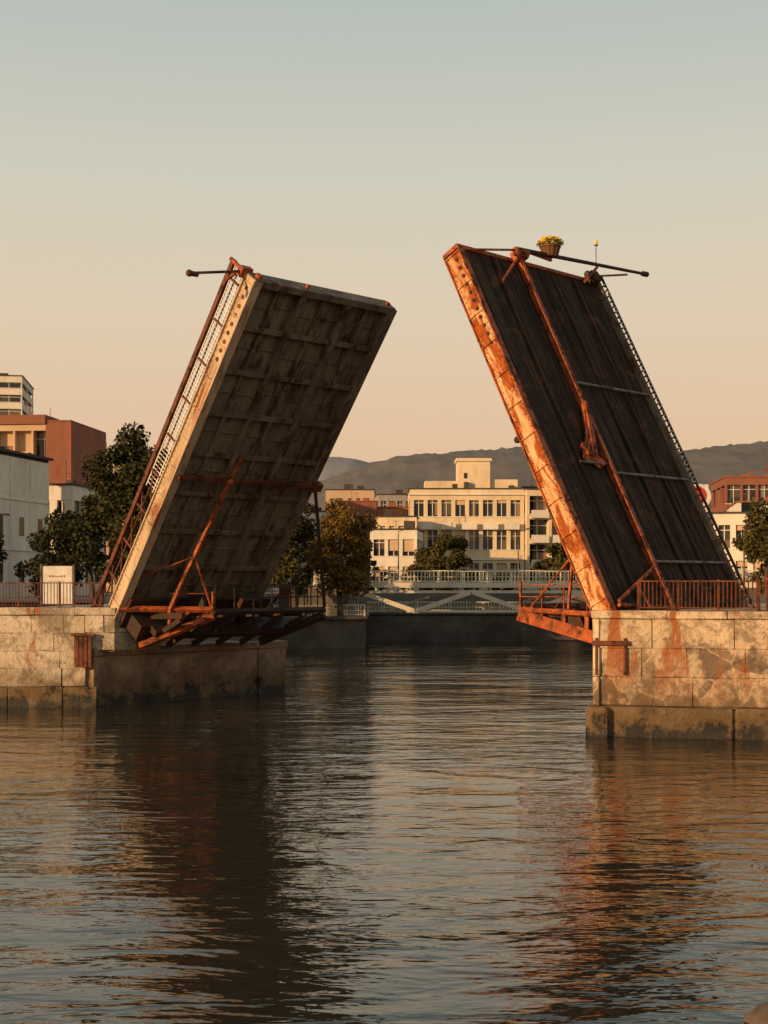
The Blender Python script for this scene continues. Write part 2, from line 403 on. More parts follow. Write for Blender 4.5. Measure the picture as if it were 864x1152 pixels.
wb(q,inv,OL+U*1.9+Wv*1.6+Vector((0,0,.25)),OL+U*1.9+Wv*1.6+Vector((0,0,-.8)),.12,.2)
wb(q,inv,OL+U*2.5+Wv*2.4+Vector((0,0,.25)),OL+U*1.9+Wv*1.6+Vector((0,0,-.8)),.08,.1)
wb(q,inv,OL+U*3.2+Wv*3.1+Vector((0,0,-.1)),OL+U*3.2+Wv*3.1+Vector((0,0,1.1)),.1,.1)
wb(q,inv,OL+U*1.9+Wv*1.6+Vector((0,0,1.0)),OL+U*3.2+Wv*3.1+Vector((0,0,1.0)),.05,.05)
q.done(0.01)
q=MB('machinery_frame',M_darksteel,leafL)
wb(q,inv,OL+U*3.2+Wv*3.1+Vector((0,0,.15)),OL+U*3.0+Wv*10.3+Vector((0,0,.15)),.2,.26)
k2=Lw(7.6,8.2,-.2);b2=OL+U*3.0+Wv*10.3
wb(q,inv,k2,b2+Vector((0,0,.3)),.13,.13)
wb(q,inv,k2+(b2-k2)*.5,OL+U*1.2+Wv*8.4+Vector((0,0,.5)),.1,.1)
wb(q,inv,OL+U*.2+Wv*8.4+Vector((0,0,-1.5)),b2+Vector((0,0,-.1)),.3,.35)
for s_ in (1.5,3.0,4.5,6.0,7.5,9.0):
    wb(q,inv,OL-U*1.0+Wv*s_+Vector((0,0,-.1)),OL+U*3.05+Wv*s_+Vector((0,0,.0)),.18,.3)
    wb(q,inv,OL-U*.2+Wv*s_+Vector((0,0,-1.5)),OL+U*2.9+Wv*s_+Vector((0,0,-.2)),.2,.25)
wb(q,inv,OL+U*1.4+Wv*1+Vector((0,0,-.75)),OL+U*1.4+Wv*9.5+Vector((0,0,-.75)),.3,.5)
wb(q,inv,OL+U*.5+Wv*.5+Vector((0,0,-.5)),OL+U*.5+Wv*9.5+Vector((0,0,-.5)),.8,1.2)
wb(q,inv,OL+U*.3+Wv*.2+Vector((0,0,.1)),OL+U*.3+Wv*8.6+Vector((0,0,.1)),1.6,.2)
for s_ in (3.6,7.0):
    c=OL+U*1.2+Wv*s_+Vector((0,0,.4));q.cyl(inv@c,inv@(c+Wv*.18),.65,.65,20)
    q.cyl(inv@(c-Wv*.2),inv@(c+Wv*.4),.15,.15,10)
c=OL+U*2+Wv*6+Vector((0,0,.55));q.obox(inv@c,(.35,0,0),(0,.5,0),(0,0,.3))
c=OL+U*2.2+Wv*8.4+Vector((0,0,.8));q.obox(inv@c,inv.to_3x3()@Vector((.3,0,0)),inv.to_3x3()@Vector((0,.3,0)),inv.to_3x3()@Vector((0,0,.65)))
q.done(0.01)
r=MB('platform_railing',M_darksteel,leafL)
p0=OL+U*3.1+Wv*3.3+Vector((0,0,.3));p1=OL+U*3.0+Wv*10.3+Vector((0,0,.3));p2=OL-U*.3+Wv*10.5+Vector((0,0,.3))
for a_,b_ in((p0,p1),(p1,p2)):
    for hz in (.5,1.0): wb(r,inv,a_+Vector((0,0,hz)),b_+Vector((0,0,hz)),.04,.04)
    n=6
    for i in range(n+1):
        c=a_+(b_-a_)*i/n;wb(r,inv,c,c+Vector((0,0,1.05)),.045,.045)
r.done()
# ------------------------------------------------------------------ RIGHT LEAF
OR=Vector((8.70,51,4.75));eR=Vector((-5.57,5.57,15.31)).normalized();
th=math.asin(eR.z);nR=Vector((math.sin(th)*.7071,-math.sin(th)*.7071,math.cos(th)))
RM=frame(OR,eR,Wv,nR);inv=RM.inverted()
leafR=empty('bascule_bridge_leaf.001',RM)
LR=17.22;WR=9.9
def Rw(l,s,k): return RM@Vector((l,s,k))
q=MB('near_side_girder',M_rustcream,leafR)
q.box(-1.3,LR,-.02,.22,-.80,.0);q.done(0.01)
q=MB('girder_flanges',M_orange,leafR)
q.box(-1.3,LR+.01,-.10,.34,-.87,-.80);q.box(-1.3,LR+.01,-.10,.26,0,.07)
q.box(LR-.1,LR+.1,-.1,WR+.1,-.85,.06)
q.done(0.01)
q=MB('girder_stiffeners',M_rustcream,leafR)
for i in range(12): q.box(.5+i*1.5,min(.55+i*1.5,LR-.12),-.08,-.02,-.80,0)
q.done()
q=MB('girder_rivets',M_darksteel,leafR)
for i in range(11):
    l=LR-.5-i*.42;q.cyl((l,-.08,-.28),(l,-.02,-.28),.085,.085,8)
for i in range(60):
    for k in(-.7,-.1): q.ball((.2+i*.28,-.03,k),.027,6)
q.done()
q=MB('far_side_girder',M_underbeam,leafR);q.box(-1.3,LR-.12,WR-.22,WR,-.85,.22);q.done(0.01)
q=MB('deck_planks',M_deck,leafR)
s=.24
while s<WR-.3:
    w_=.27; off=random.uniform(-.02,.02)
    l=-1.0
    while l<LR-.15:
        l2=min(LR-.12,l+random.uniform(3,6));q.box(l,l2-.015,s,s+w_-.02,-.22+off,-.02+off,random.random());l=l2;off+=random.uniform(-.008,.008)
    s+=w_
q.done()
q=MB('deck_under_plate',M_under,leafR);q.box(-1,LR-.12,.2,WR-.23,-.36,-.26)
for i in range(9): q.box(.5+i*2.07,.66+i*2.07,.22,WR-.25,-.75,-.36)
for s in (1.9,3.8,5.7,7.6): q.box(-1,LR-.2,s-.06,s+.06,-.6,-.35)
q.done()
q=MB('centre_girder',M_orange,leafR)
q.box(-1.2,LR+.2,3.88,3.96,-.02,.24);q.box(-1.2,LR+.2,3.80,4.02,.24,.3)
q.poly([(9.6,3.80,.34),(8.6,3.80,.34),(6.4,3.2,.14),(6.9,2.3,.10),(7.9,2.9,.3)])
q.beam((9.6,3.85,.3),(7.0,3.0,.15),.18,.3);q.beam((7.5,2.5,.1),(6.6,3.5,.1),.25,.3);q.beam((7.0,2.6,.15),(8.3,3.6,.25),.12,.2)
q.done(0.01)
q=MB('wheel_guards',M_deck,leafR)
for s in (2.05,6.2,7.9): q.box(-.9,LR-.3,s-.06,s+.06,-.01,.11,.1)
q.done(0.01)
q=MB('cross_bars',M_grey,leafR)
for l,s0,s1 in((10.7,4.1,WR-.23),(6.2,4.1,WR-.23),(6.6,1.9,3.8),(2.0,4.1,WR-.23)):
    q.box(l,l+.1,s0,s1,.12,.22)
q.done(0.01)
q=MB('far_railing',M_darksteel,leafR)
q.box(-1,LR+.1,WR-.1,WR+.02,.34,.42)
for i in range(59): q.box(-.6+i*.3,-.55+i*.3,WR-.06,WR+.01,.2,.36)
q.done()
q=MB('white_balusters',M_white,leafR)
for i in range(50): q.box(6+i*.22,6+i*.22+.07,WR-.13,WR-.1,.36,.42)
q.done()
q=MB('tip_fittings',M_orange,leafR)
q.box(LR-.1,LR+.35,3.6,4.2,.0,.5);q.beam((LR-1.6,1.9,.1),(LR+.1,3.7,.6),.1,.1);q.beam((LR-.1,.3,0),(LR+.3,3.7,.4),.08,.08)
q.cyl((LR+.2,3.5,.4),(LR+.2,4.3,.4),.21,.21,12)
q.beam((LR-.3,WR-1.3,.1),(LR+.3,WR-.6,.7),.12,.12)
q.done(0.01)
q=MB('tip_winch',M_darksteel,leafR);q.box(LR-.3,LR+.25,WR-.85,WR-.35,.0,.5);q.cyl((LR+.1,WR-1.1,.3),(LR+.1,WR-.2,.3),.16,.16,12);q.done(.02)
q=MB('tip_pole',M_darksteel,leafR)
s=Rw(LR+.25,3.7,.5);t=Rw(LR+.25,13.0,.6)+Vector((.3,0,.35));q.cyl(inv@s,inv@t,.1,.07,12);q.cyl(inv@(t-(t-s)*.04),inv@t,.13,.13,12)
q.done()
q=MB('tip_pole_stay',M_orange,leafR)
s=Rw(LR+.1,WR-.4,.3);q.cyl(inv@s,inv@(s+Wv*2.6+Vector((0,0,.5))),.05,.05,8);q.cyl(inv@Rw(LR+.3,3.8,.5),inv@(Rw(LR+.3,6.0,.5)+Vector((0,0,-.12))),.08,.08,8);q.done()
q=MB('support_struts',M_orange,leafR)
O=OR
T=O-U*5.6+Wv*1.4
up=Vector((0,0,1))
wb(q,inv,O-U*.6+Wv*.5-up*1.25,T-up*.35,.35,.5)
wb(q,inv,O-U*.3+Wv*.4-up*.25,T-up*.1,.22,.2)
wb(q,inv,T-up*.5,T+up*1.1,.1,.1)
for f_ in (.25,.5,.75):
    p=(O-U*.3+Wv*.4)*(1-f_)+T*f_; wb(q,inv,p-up*.2,p-up*(1.2-f_*.85),.1,.2);wb(q,inv,p-up*.2,p+up*.9,.05,.05)
for hz in(.45,.95): wb(q,inv,T+up*hz,O-U*1.2+Wv*.9+up*hz,.04,.04)
wb(q,inv,T+Wv*.1,T+Wv*8-U*.0,.2,.3);wb(q,inv,T+Wv*8,O+Wv*8-up*.2,.2,.3)
k=Rw(2.9,.5,-1.0)
wb(q,inv,k,T+(O-T)*.12,.08,.08);wb(q,inv,k,T+(O-T)*.55,.1,.1);wb(q,inv,Rw(2.6,1.5,-1),T+(O-T)*.3+Wv*.6,.05,.05)
h0=Rw(.1,.3,.2);wb(q,inv,h0+up*.15,Rw(1.7,3.6,.4),.12,.12);wb(q,inv,h0+up*.0,Rw(-.2,3.7,.4),.14,.16);wb(q,inv,h0+(Rw(1.7,3.6,.4)-h0)*.5,Rw(-.1,2.0,.4),.08,.08)
q.done(0.01)
q=MB('machinery_frame',M_darksteel,leafR)
for s_ in (1.5,3.2,5,7):
    wb(q,inv,O+Wv*s_-up*.3,O-U*5.2+Wv*s_-up*.2,.2,.3);wb(q,inv,O-U*.3+Wv*s_-up*1.5,O-U*5.0+Wv*s_-up*.3,.2,.25)
wb(q,inv,O-U*2.6+Wv*1-up*.6,O-U*2.6+Wv*8-up*.6,.9,.9)
q.cyl(inv@(O-U*.9+Wv*.7),inv@(O-U*.9+Wv*.9),.6,.6,20)
c=Rw(8.3,.2,-1.1);q.ball(inv@c,.16,8);q.cyl(inv@Rw(8.3,.2,-.8),inv@c,.06,.06,8)
q.done(0.01)
# flower basket on the tip
fb=empty('flower_basket')
bc=Rw(LR+.3,5.9,.6)+Vector((-.05,0,-.05))
q=MB('wicker_basket',simple('wicker',(0.20,0.08,0.03),(0.11,0.045,0.02),8),fb)
q.cyl(bc,bc+up*.45,.33,.45,14);q.cyl(bc+up*.42,bc+up*.5,.49,.49,14)
for i in range(14):
    t=i*math.tau/14;q.cyl(bc+Vector((math.cos(t)*.34,math.sin(t)*.34,0)),bc+Vector((math.cos(t)*.47,math.sin(t)*.47,.5)),.02,.02,5)
for j in range(5): 
    z_=.06+j*.085; q.cyl(bc+up*z_,bc+up*(z_+.03),.355+j*.022,.36+j*.022,14)
q.done()
fm,nt_,b_=newmat('yellow_petals');b_.inputs['Base Color'].default_value=(.8,.5,.03,1)
q=MB('flowers',fm,fb)
for i in range(46):
    t=random.random()*math.tau;r=.52*math.sqrt(random.random());c=bc+Vector((r*math.cos(t),r*math.sin(t),.58+random.random()*.42*(1-r)))
    for j in range(5):
        a_=j*math.tau/5;q.ball(c+Vector((math.cos(a_)*.05,0,math.sin(a_)*.05)),.042,5,(1,.6,1))
q.done()
q=MB('stems_and_leaves',simple('basket_leaves',(0.06,0.09,0.02),(0.10,0.10,0.03),9),fb)
for i in range(200):
    t=random.random()*math.tau;r=.6*math.sqrt(random.random());c=bc+Vector((r*math.cos(t),r*math.sin(t),.5+random.random()*.45*(1-r)))
    d1=Vector((random.uniform(-1,1),random.uniform(-1,1),random.uniform(-.3,1))).normalized()*.1;d2=d1.orthogonal().normalized()*.04
    q.poly([c-d1,c-d2,c+d1,c+d2])
q.done()
bl=empty('navigation_beacon');s=Rw(LR+.2,WR-.4,.4)
q=MB('mast',M_grey,bl);q.cyl(s,s+up*1.35,.025,.02,8);q.cyl(s+up*1.3,s+up*1.36,.1,.1,10);q.done()
q=MB('lamp',fm,bl);q.cyl(s+up*1.36,s+up*1.5,.09,.07,10);q.ball(s+up*1.52,.07,8);q.done()
# ------------------------------------------------------------------ footbridge
fb=empty('footbridge')
q=MB('deck',M_bridgewhite,fb);q.box(-6.2,45,118.6,121.4,5.42,5.62);q.box(-6.3,45,118.45,118.7,5.3,5.78);q.box(-6.3,45,121.3,121.55,5.3,5.75);q.done(.02)
q=MB('truss',M_bridgewhite,fb)
for y,ph in((118.75,0),(121.25,1)):
    x=-2.2-ph*2.5;i=0
    while x<42:
        a_=(x,y,4.95 if i%2==0 else 3.2);b_=(x+5,y,3.2 if i%2==0 else 4.95)
        q.beam(a_,b_,.28,.40 if not ph else .24);x+=5;i+=1
    q.beam((-3,y,4.95),(44,y,4.95),.2,.24)
    q.beam((2,y+.02,3.2),(44,y+.02,3.2),.16,.18)
    for k in range(20): q.beam((-3+k*2.5,y,4.95),(-3+k*2.5,y,5.35),.12,.16,(0,1,0))
for k in range(9): q.beam((2.8+k*5,118.75,3.2),(2.8+k*5,121.25,3.2),.15,.15);
q.done()
railing('bridge_railing',(-6.2,118.6,5.78),(45,118.6,5.78),1.05,M_bridgewhite,.3,2.2,.022,.11,fb,.08,(.5,))
railing('bridge_railing_back',(-6.2,121.4,5.75),(45,121.4,5.75),1.05,M_bridgewhite,.35,2.2,.02,.11,fb,.08)
q=MB('abutments',M_concrete,fb);q.box(-7.5,-3.2,118.3,121.7,2.8,5.28);q.box(24.5,45,118.2,121.8,2,5.29);q.done(.04)
railing('promenade_railing',(-9.4,114.3,2.8),(-1.7,118.0,2.8),1.0,M_bridgewhite,.25,1.6,.02,.08,None,.08,(.5,))
railing('promenade_railing',(-1.6,131.2,2.85),(26,131.2,2.85),1.0,M_bridgewhite,.3,1.6,.025,.08,None,.08,(.5,))
# ------------------------------------------------------------------ buildings
def building(name,x0,y0,w_,d_,z0,z1,floors,bays,wm,rot=0,sp=.9,pw=.5,mull=True,roof=None,inset=.35,parapet=.9,sbays=3,extra=None,glass=None,awn=0):
    e=empty(name,Matrix.Translation((x0,y0,0))@Matrix.Rotation(math.radians(rot),4,'Z'))
    q=MB('glazing',glass or M_glass,e);q.box(inset,w_-inset,inset,d_-inset,z0,z1-.3);q.done()
    q=MB('walls',wm,e);fh=(z1-z0)/floors
    for i in range(floors+1):
        za=z0+i*fh-sp*.35;zb=za+sp
        if i==0:za=z0-.5
        if i==floors:zb=z1+parapet*.4;za=z1-sp*.6
        q.box(0,w_,0,d_,za,zb)
    t=.03
    for i in range(bays+1):
        x=i*(w_-pw)/bays;
        q.box(max(t,x),min(x+pw,w_-t),t,inset+.1,z0,z1);q.box(max(t,x),min(x+pw,w_-t),d_-inset-.1,d_-t,z0,z1)
    for i in range(1,sbays):
        y=i*(d_-pw)/sbays
        q.box(t,inset+.1,y,y+pw,z0,z1);q.box(w_-inset-.1,w_-t,y,y+pw,z0,z1)
    q.done()
    if mull:
        q=MB('window_frames',M_white if mull is True else mull,e)
        for i in range(bays):
            xa=i*(w_-pw)/bays+pw;xb=(i+1)*(w_-pw)/bays
            q.box((xa+xb)/2-.04,(xa+xb)/2+.04,inset-.06,inset-.005,z0,z1-.3)
        for i in range(floors):
            zz=z0+i*fh+sp*.65;
            q.box(.3,w_-.3,inset-.08,inset-.01,zz+(fh-sp)*.68,zz+(fh-sp)*.68+.07)
            q.box(.05,w_-.05,-.08,.05,zz-.08,zz+.02)
        q.done()
    if awn:
        q=MB('blinds',W_beige,e)
        for f in range(floors):
            zt=z0+(f+1)*fh-sp*.35
            for i in range(bays):
                if random.random()<awn:
                    xa=i*(w_-pw)/bays+pw;xb=(i+1)*(w_-pw)/bays;q.box(xa+.02,xb-.02,inset-.14,inset-.09,zt-random.uniform(.3,max(.35,(fh-sp)*.8)),zt)
        q.done()
    q=MB('roof',roof or W_dark,e);q.box(-.12,w_+.12,-.12,d_+.12,z1+parapet*.4,z1+parapet*.4+.16)
    zr=z1+parapet*.4+.16
    for i in range(int(w_/3)):
        xx=random.uniform(.6,w_-1.8);yy=random.uniform(1,d_-2);q.box(xx,xx+random.uniform(.5,1.4),yy,yy+1,zr,zr+random.uniform(.4,1.1))
    for i in range(2):
        xx=random.uniform(.6,w_-.8);yy=random.uniform(1,d_-2);q.beam((xx,yy,zr),(xx,yy,zr+random.uniform(1.2,2.4)),.05,.05);q.beam((xx-.4,yy,zr+1.1),(xx+.4,yy,zr+1.1),.03,.03)
    q.done()
    return e
z0=4.6
e=building('cream_office_building',3.3,170,14.6,14,z0,17.3,3,8,W_cream,0,1.7,.5,sbays=4,awn=.4)
q=MB('roof_tower',W_cream,e);q.box(6.2,10.4,2,6,17.9,21.4);q.box(6.0,10.6,1.8,6.2,21.4,21.8);q.box(2,6.2,2.5,7,17.9,18.9);q.box(10.4,14,2.5,7,17.9,19.1);q.done(.02)
q=MB('cornice',W_white,e);q.box(-.25,14.85,-.25,.02,16.9,17.1);q.box(-.15,14.75,-.18,.02,8.6,8.8);q.done(.02)
q=MB('balconies',W_white,e)
for i in range(5):
    x=1.2+i*2.7;q.box(x,x+1.9,-.7,.0,12.5,12.62);q.box(x,x+1.9,-.72,-.66,12.62,13.4)
q.done()
q=MB('tower_windows',M_glass,e);q.box(7,7.4,1.93,2.05,19.2,19.9);q.done()
e=building('balcony_apartment_building',18.1,169.2,6.2,14,z0,17.2,4,2,W_cream,8,.7,.4,inset=1.2,sbays=3)
q=MB('balconies',W_white,e)
for i in range(1,4):
    for x in(.5,3.3): q.box(x,x+2.3,-.5,.9,z0+i*3.15-.1,z0+i*3.15+.05);q.box(x,x+2.3,-.52,-.44,z0+i*3.15,z0+i*3.15+.9)
q.done()
building('white_low_building',-1.6,152,5.4,9,z0,11.4,2,3,W_white,-6,1.2,.4,awn=.3)
building('white_low_building',-1.0,163,5.0,6,z0,13.4,3,4,W_cream,-3,1.2,.5)
building('brick_house',-6.0,178,5.0,10,z0,16.2,3,3,W_brick,0,1.4,.8,roof=W_tile)
building('terracotta_house',-1.0,182,5.4,10,z0,15.6,3,4,W_terra,0,1.3,.7,roof=W_tile)
building('beige_apartment_building',-9,205,7.5,10,z0,19.6,4,5,W_beige,0,1.5,.8)
building('grey_office_building',-1,222,6,10,z0,20.0,4,4,W_grey,5,1.1,.5)
building('white_apartment_block',3,235,7,10,z0,21.0,4,5,W_white,0,1.1,.5)
building('beige_house',-14,190,8,10,z0,15.5,3,4,W_white,0,1.3,.7)
building('grey_house',27,185,8,10,z0,15,3,4,W_grey,-5,1.2,.6)
building('beige_low_house',23,150,7,9,z0,11,2,4,W_beige,-5,1.2,.6)
building('white_apartment_building',29.6,120,5,10,z0,11.6,2,3,W_white,-14,1.1,.5,awn=.3)
building('stepped_white_house',34.4,130,9,12,z0,13.2,3,5,W_white,-10,1.1,.5,roof=W_tile,awn=.3)
building('brick_apartment_building',40.9,160,13,12,z0,18.0,4,7,W_brick,-6,.9,.3,roof=W_tile)
q=MB('construction_crane',M_orange);q.beam((47.5,165,18),(47.5,165,20.6),.2,.2);q.beam((45,165,19.2),(50,165,20.2),.12,.12);q.done()
# left side
building('white_modern_tower',-75.2,215,16.4,15,z0,39,15,4,W_white,8,1.1,.2,sbays=2)
e=building('brick_apartment_building',-46.6,146,12.6,12,z0,22.6,5,6,W_beige,-6,.5,.22,mull=M_white,inset=1.0,roof=W_brick,parapet=1.6,awn=.4)
q=MB('balcony_slabs',W_cream,e)
for i in range(1,5):
    q.box(.3,9.4,-.6,.9,z0+i*3.6-.12,z0+i*3.6+.1)
    for x in (1.2,3.8,6.4): q.box(x,x+1.7,-.62,-.5,z0+i*3.6+.1,z0+i*3.6+.95)
q.done()
q=MB('brick_end_wall',W_brick,e);q.box(9.9,12.75,-.1,12.1,z0,23.2);q.box(-.1,9.9,-.3,12.1,23.0,24.0);q.done()
e=building('white_town_house',-37.0,103,6.9,10,z0,15.4,3,3,W_grey,-12,2.4,1.3,sbays=2)
q=MB('plain_side_wall',W_white,e);q.box(6.95,7.1,-.02,10.02,z0,15.7);q.box(7.1,7.16,3.2,3.35,z0,15.7);q.box(7.1,7.16,6.6,6.75,z0,15.7);q.box(7.1,7.2,-.02,10,12.3,12.45);q.box(7.1,7.2,-.02,10,8.3,8.45);q.done()
q=MB('side_windows',M_glass,e)
for yy in (1.3,4.8,8.0):
    for zz in(5.8,9.5): q.box(7.09,7.13,yy,yy+.8,zz,zz+1.5)
q.done()
q=MB('brick_wing',W_brick,e);q.box(-1.5,.9,-.5,6,z0,15.0);q.done()
q=MB('roof_terrace_slab',W_dark,e);q.box(-.6,7.4,-.7,10.3,15.95,16.15);q.box(-.6,7.2,-.5,-.45,16.9,16.95)
for i in range(9): q.beam((-.5+i*.95,-.5,16.1),(-.5+i*.95,-.5,16.9),.04,.04)
q.done()
building('small_white_building',-31.0,118,3.6,8,z0,14.0,3,2,W_white,-8,1.6,.7)
building('beige_apartment_building',-38.0,170,9,12,z0,22.0,5,4,W_beige,0,1.3,.9)
building('grey_town_house',-24,165,9,12,z0,16,3,4,W_grey,0,1.3,.9)
# ------------------------------------------------------------------ signs
sg=empty('round_sign')
q=MB('white_board',M_white,sg);q.box(27.4,29.2,119.9,120.05,12.0,14.6);q.cyl((28.3,119.86,13.5),(28.3,119.95,13.5),1.15,1.15,28);q.done(.03)
rm,n1_,b1_=newmat('red_enamel');b1_.inputs['Base Color'].default_value=(.5,.03,.02,1);b1_.inputs['Roughness'].default_value=.4
q=MB('red_disc',rm,sg);q.cyl((28.1,119.78,13.6),(28.1,119.84,13.6),.85,.85,28);q.done()
q=MB('post',M_grey,sg);q.cyl((28.3,120,4.6),(28.3,120,12),.14,.12,10);q.done()
ib=empty('information_board')
q=MB('panel',M_white,ib);q.box(-16.9,-15.4,65.9,66.05,4.72,6.6);q.done(.02)
q=MB('frame',M_grey,ib)
for x in(-16.95,-15.35):q.box(x-.04,x+.04,65.85,66.1,4.6,6.7)
q.done()
q=MB('lettering',M_orange,ib)
for i in range(7): q.box(-16.55+i*.12,-16.49+i*.12,65.885,65.9,6.05,6.05+.08*random.uniform(.6,1.3))
q.box(-16.6,-15.8,65.885,65.9,5.85,5.87);q.done()
ws=empty('warning_sign');q=MB('plate',rm,ws);p=C+D*6.5-N*.35
q.obox((p.x,p.y,5.75),D*.16,N*.02,(0,0,.2));q.done();q=MB('post',M_grey,ws);q.cyl((p.x,p.y+.06,4.7),(p.x,p.y+.06,6.0),.03,.03,8);q.done()
def lamp(x,y,z,h):
    e=empty('street_lamp');q=MB('pole',M_grey,e);q.cyl((x,y,z),(x,y,z+h),.09,.05,8);q.cyl((x,y,z+h),(x+1.0,y,z+h+.25),.04,.03,6);q.done()
    q=MB('head',M_darksteel,e);q.box(x+.8,x+1.5,y-.12,y+.12,z+h+.2,z+h+.32);q.done(.02)
lamp(1.5,139,4.6,6.5);lamp(14,139,4.6,6.5);lamp(-24,80,4.6,5);lamp(27,100,4.6,5)
# ------------------------------------------------------------------ trees
def leafmat(name,c1,c2):
    m,nt,b=newmat(name);v=coords(nt)
    f=mr(nt,noise(nt,v,.9,2),.35,.65);f2=mr(nt,noise(nt,v,9,1),.3,.7)
    c=mixc(nt,f,c1,c2);c=mixc(nt,mth(nt,'MULTIPLY',f2,.5),c,tuple(x*.4 for x in c1))
    nt.links.new(c,b.inputs['Base Color']);b.inputs['Roughness'].default_value=.7;b.inputs['Specular IOR Level'].default_value=.15
    return m
LG=leafmat('green_foliage',(.062,.06,.019),(.11,.09,.024));LD=leafmat('dark_foliage',(.035,.038,.014),(.065,.06,.018));L_lit=leafmat('orange_lit_foliage',(.15,.095,.02),(.20,.11,.022))  # last foliage has warm orange sunlight painted into its leaf colour
bark=simple('bark',(.09,.06,.04),(.05,.035,.025),3)
def tree(x,y,z,h,r,mat,n=7000,ls=.17,name='tree',nclump=34,low=.25):
    e=empty(name);rng=np.random.default_rng(int(abs(x*13+y*7))+3)
    q=MB('trunk',bark,e);top=Vector((x+rng.uniform(-.4,.4),y,z+h*.5))
    q.cyl((x,y,z-.1),top,.028*h,.014*h,9)
    cz=z+h*(low+(1-low)*.5);rz=h*(1-low)*.5
    cen=[]
    for i in range(nclump):
        v=rng.normal(size=3);v/=np.linalg.norm(v);rr=rng.uniform(.35,1.0)
        taper=1-.35*max(0,v[2])
        cen.append(((x+v[0]*r*rr*taper),(y+v[1]*r*rr*taper),(cz+v[2]*rz*rr),rng.uniform(.16,.33)*r))
    for c in cen[::2]:
        st=Vector((x,y,z+h*.25)).lerp(top,rng.uniform(.2,1));mid=(st+Vector(c[:3]))/2+Vector((0,0,-.2))
        q.cyl(st,mid,.008*h,.005*h,5);q.cyl(mid,c[:3],.005*h,.002*h,5)
    q.done()
    C_=np.array(cen);wts=C_[:,3]**2;idx=rng.choice(nclump,size=n,p=wts/wts.sum())
    d=rng.normal(size=(n,3));d/=np.linalg.norm(d,axis=1)[:,None]
    rad=(rng.uniform(.25,1.2,size=n)**.65)*C_[idx,3]
    P=C_[idx,:3]+d*rad[:,None]*np.array([1,1,.8])
    a=rng.normal(size=(n,3));a/=np.linalg.norm(a,axis=1)[:,None];b=np.cross(a,rng.normal(size=(n,3)));b/=np.linalg.norm(b,axis=1)[:,None]
    s=ls*rng.uniform(.6,1.3,size=n)[:,None]
    V=np.stack([P-a*s,P-b*s*.55,P+a*s,P+b*s*.55],1).reshape(-1,3)
    me=bpy.data.meshes.new('foliage');me.from_pydata(V.tolist(),[],[(4*i,4*i+1,4*i+2,4*i+3) for i in range(n)]);me.materials.append(mat)
    o=bpy.data.objects.new('foliage',me);COL.objects.link(o);o.parent=e
tree(-17.6,92,z0,11.9,3.3,LD,11000,.16,'tree',40)
tree(-21.2,97,z0,8.6,3.2,LD,8000)
tree(-15.0,90,z0,11.0,3.0,LD,9000,.16,'tree',38)
tree(-26.5,88,z0,4.6,1.8,LD,4000)
tree(-20.0,84,z0,4.8,3.0,LD,6000,.15,'tree',30,.05)
tree(-15.8,84,z0,5.5,2.6,LG,5000,.15,'tree',30,.05)
tree(-11.0,100,z0,7.5,3.2,LG,6000)
tree(-3.6,110,z0-1.5,10.2,3.5,L_lit,11000,.17,'tree',40,.1)
tree(-7.6,114,z0-1,10.3,3.4,LG,8000,.17,'tree',34,.1)
tree(6.0,145,z0,7.0,3.5,LG,9000,.2,'tree',36,.08)
tree(19.5,140,z0,6.0,3.0,LG,5000,.2)
tree(29.0,101,z0,7.6,2.7,LG,7000,.17,'tree',30,.1)
tree(24.0,128,z0,5.0,2.4,LG,4000,.18)
tree(-33,76,z0,4.8,1.8,LD,4000,.14)
for i in range(12):
    xx=-11+i*3.4+random.uniform(-1,1);tree(xx,142+random.uniform(0,3),z0,random.uniform(2.4,4.0),1.9,random.choice((LG,LD,L_lit)),1800,.2,'shrub',14,.0)
# ------------------------------------------------------------------ hills
def hill(name,pts,Yp,depth,mat,amp):
    xs=np.linspace(-1.1*Yp,1.1*Yp,700);nz=20
    px=[ (p[0]-432)*Yp/1500 for p in pts];pz=[(655-p[1])*Yp/1500+5.8 for p in pts]
    R=np.interp(xs,px,pz);rng=np.random.default_rng(5)
    V=[];F=[]
    for j in range(nz):
        t=j/(nz-1);prof=math.sin(t*math.pi/2)
        for i,x in enumerate(xs):
            V.append((x,Yp-depth*(1-t),4+ (R[i]-4)*prof+rng.uniform(-amp,amp)*(prof)+ amp*2*math.sin(x*.013+j)*math.sin(x*.041+j*2)+(1-abs(2*t-1))*amp*9*math.sin(x*.006+t*3)))
    n=len(xs)
    for i,x in enumerate(xs): V.append((x,Yp+depth*.5,0))
    for j in range(nz):
        for i in range(n-1): a=j*n+i;F.append((a,a+1,a+n+1,a+n))
    me=bpy.data.meshes.new(name);me.from_pydata(V,[],F);me.materials.append(mat)
    for p in me.polygons:p.use_smooth=True
    o=bpy.data.objects.new(name,me);COL.objects.link(o)
M_hill=simple('wooded_hillside',(.155,.14,.13),(.10,.095,.095),.03,1.0,'pos',(1,.4,2),.4)  # slight bluish distance haze is mixed into this base colour
M_hillf=simple('hazy_far_hillside',(.25,.25,.26),(.215,.215,.225),.01,1.0)  # paler blue-grey: aerial haze painted into the base colour, no volume
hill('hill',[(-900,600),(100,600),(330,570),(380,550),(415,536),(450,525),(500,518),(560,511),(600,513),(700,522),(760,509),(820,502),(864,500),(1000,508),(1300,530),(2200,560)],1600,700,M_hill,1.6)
hill('hill',[(-900,560),(250,545),(330,524),(370,516),(400,518),(430,526),(500,540),(2200,560)],2600,600,M_hillf,1.0)
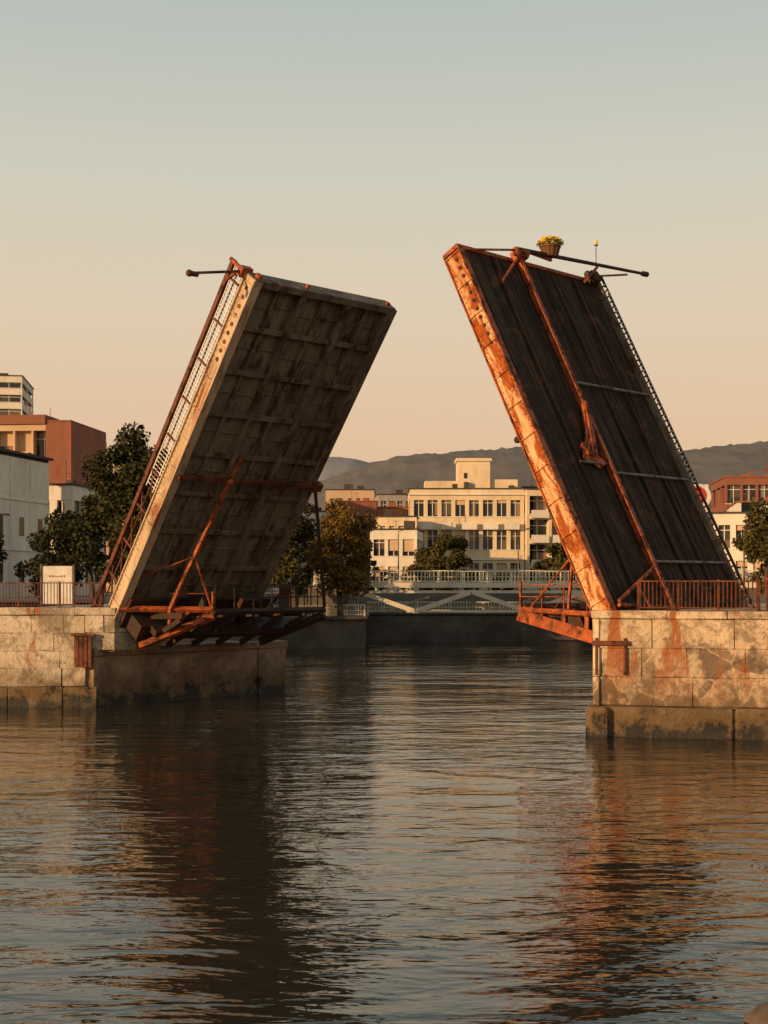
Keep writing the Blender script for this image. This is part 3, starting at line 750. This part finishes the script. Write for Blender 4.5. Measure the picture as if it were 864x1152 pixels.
# ------------------------------------------------------------------ near-bank rock
q=MB('rock',simple('river_rock',(.12,.09,.07),(.07,.05,.04),4));
q.ball((5.25,17.6,-.1),.5,14,(1.0,.7,.75));o=q.done(smooth=True)
for v in o.data.vertices:
    v.co+=Vector((random.uniform(-.03,.03),random.uniform(-.03,.03),random.uniform(-.03,.03)))
# ------------------------------------------------------------------ light
S=Vector((-.78,-.59,.19)).normalized()
sd=bpy.data.lights.new('sun','SUN');sd.energy=5.0;sd.angle=math.radians(.6);sd.color=(1.0,.60,.27)
so=bpy.data.objects.new('sun',sd);COL.objects.link(so);so.rotation_euler=S.to_track_quat('Z','Y').to_euler();so.location=S*60
wd=bpy.data.worlds.new('World');scene.world=wd;wd.use_nodes=True;nt=wd.node_tree;nt.nodes.clear()
sky=nd(nt,'ShaderNodeTexSky',sky_type='NISHITA');sky.sun_disc=False;sky.sun_elevation=math.asin(S.z);sky.sun_rotation=math.atan2(S.x,S.y)%math.tau;sky.dust_density=3
tc=nd(nt,'ShaderNodeTexCoord').outputs['Generated'];zc=nd(nt,'ShaderNodeSeparateXYZ',{0:nd(nt,'ShaderNodeVectorMath',{0:tc},operation='NORMALIZE').outputs[0]}).outputs[2]
rp_=nd(nt,'ShaderNodeValToRGB',{0:zc});cr=rp_.color_ramp
st=[(0,(.74,.45,.26)),(.116,(.76,.53,.34)),(.2,(.73,.595,.425)),(.29,(.63,.60,.49)),(.4,(.47,.52,.475)),(.65,(.24,.29,.31)),(1,(.12,.165,.21))]
while len(cr.elements)<len(st):cr.elements.new(.5)
for el,(p_,c_) in zip(cr.elements,st): el.position=p_;el.color=c4(c_)
bg1=nd(nt,'ShaderNodeBackground',{'Color':sky.outputs[0],'Strength':.008});bg2=nd(nt,'ShaderNodeBackground',{'Color':rp_.outputs[0],'Strength':.98})
ad=nd(nt,'ShaderNodeAddShader',{0:bg1.outputs[0],1:bg2.outputs[0]});out=nd(nt,'ShaderNodeOutputWorld',{0:ad.outputs[0]})
# ------------------------------------------------------------------ camera
cd=bpy.data.cameras.new('camera');cd.sensor_fit='VERTICAL';cd.sensor_height=36;cd.sensor_width=27;cd.lens=46.875;cd.shift_y=79/1152;cd.clip_end=8000
co=bpy.data.objects.new('camera',cd);COL.objects.link(co);co.location=(0,0,5.8);co.rotation_euler=(math.radians(90),0,0);scene.camera=co
scene.view_settings.view_transform='Standard';scene.view_settings.look='None';scene.view_settings.exposure=0
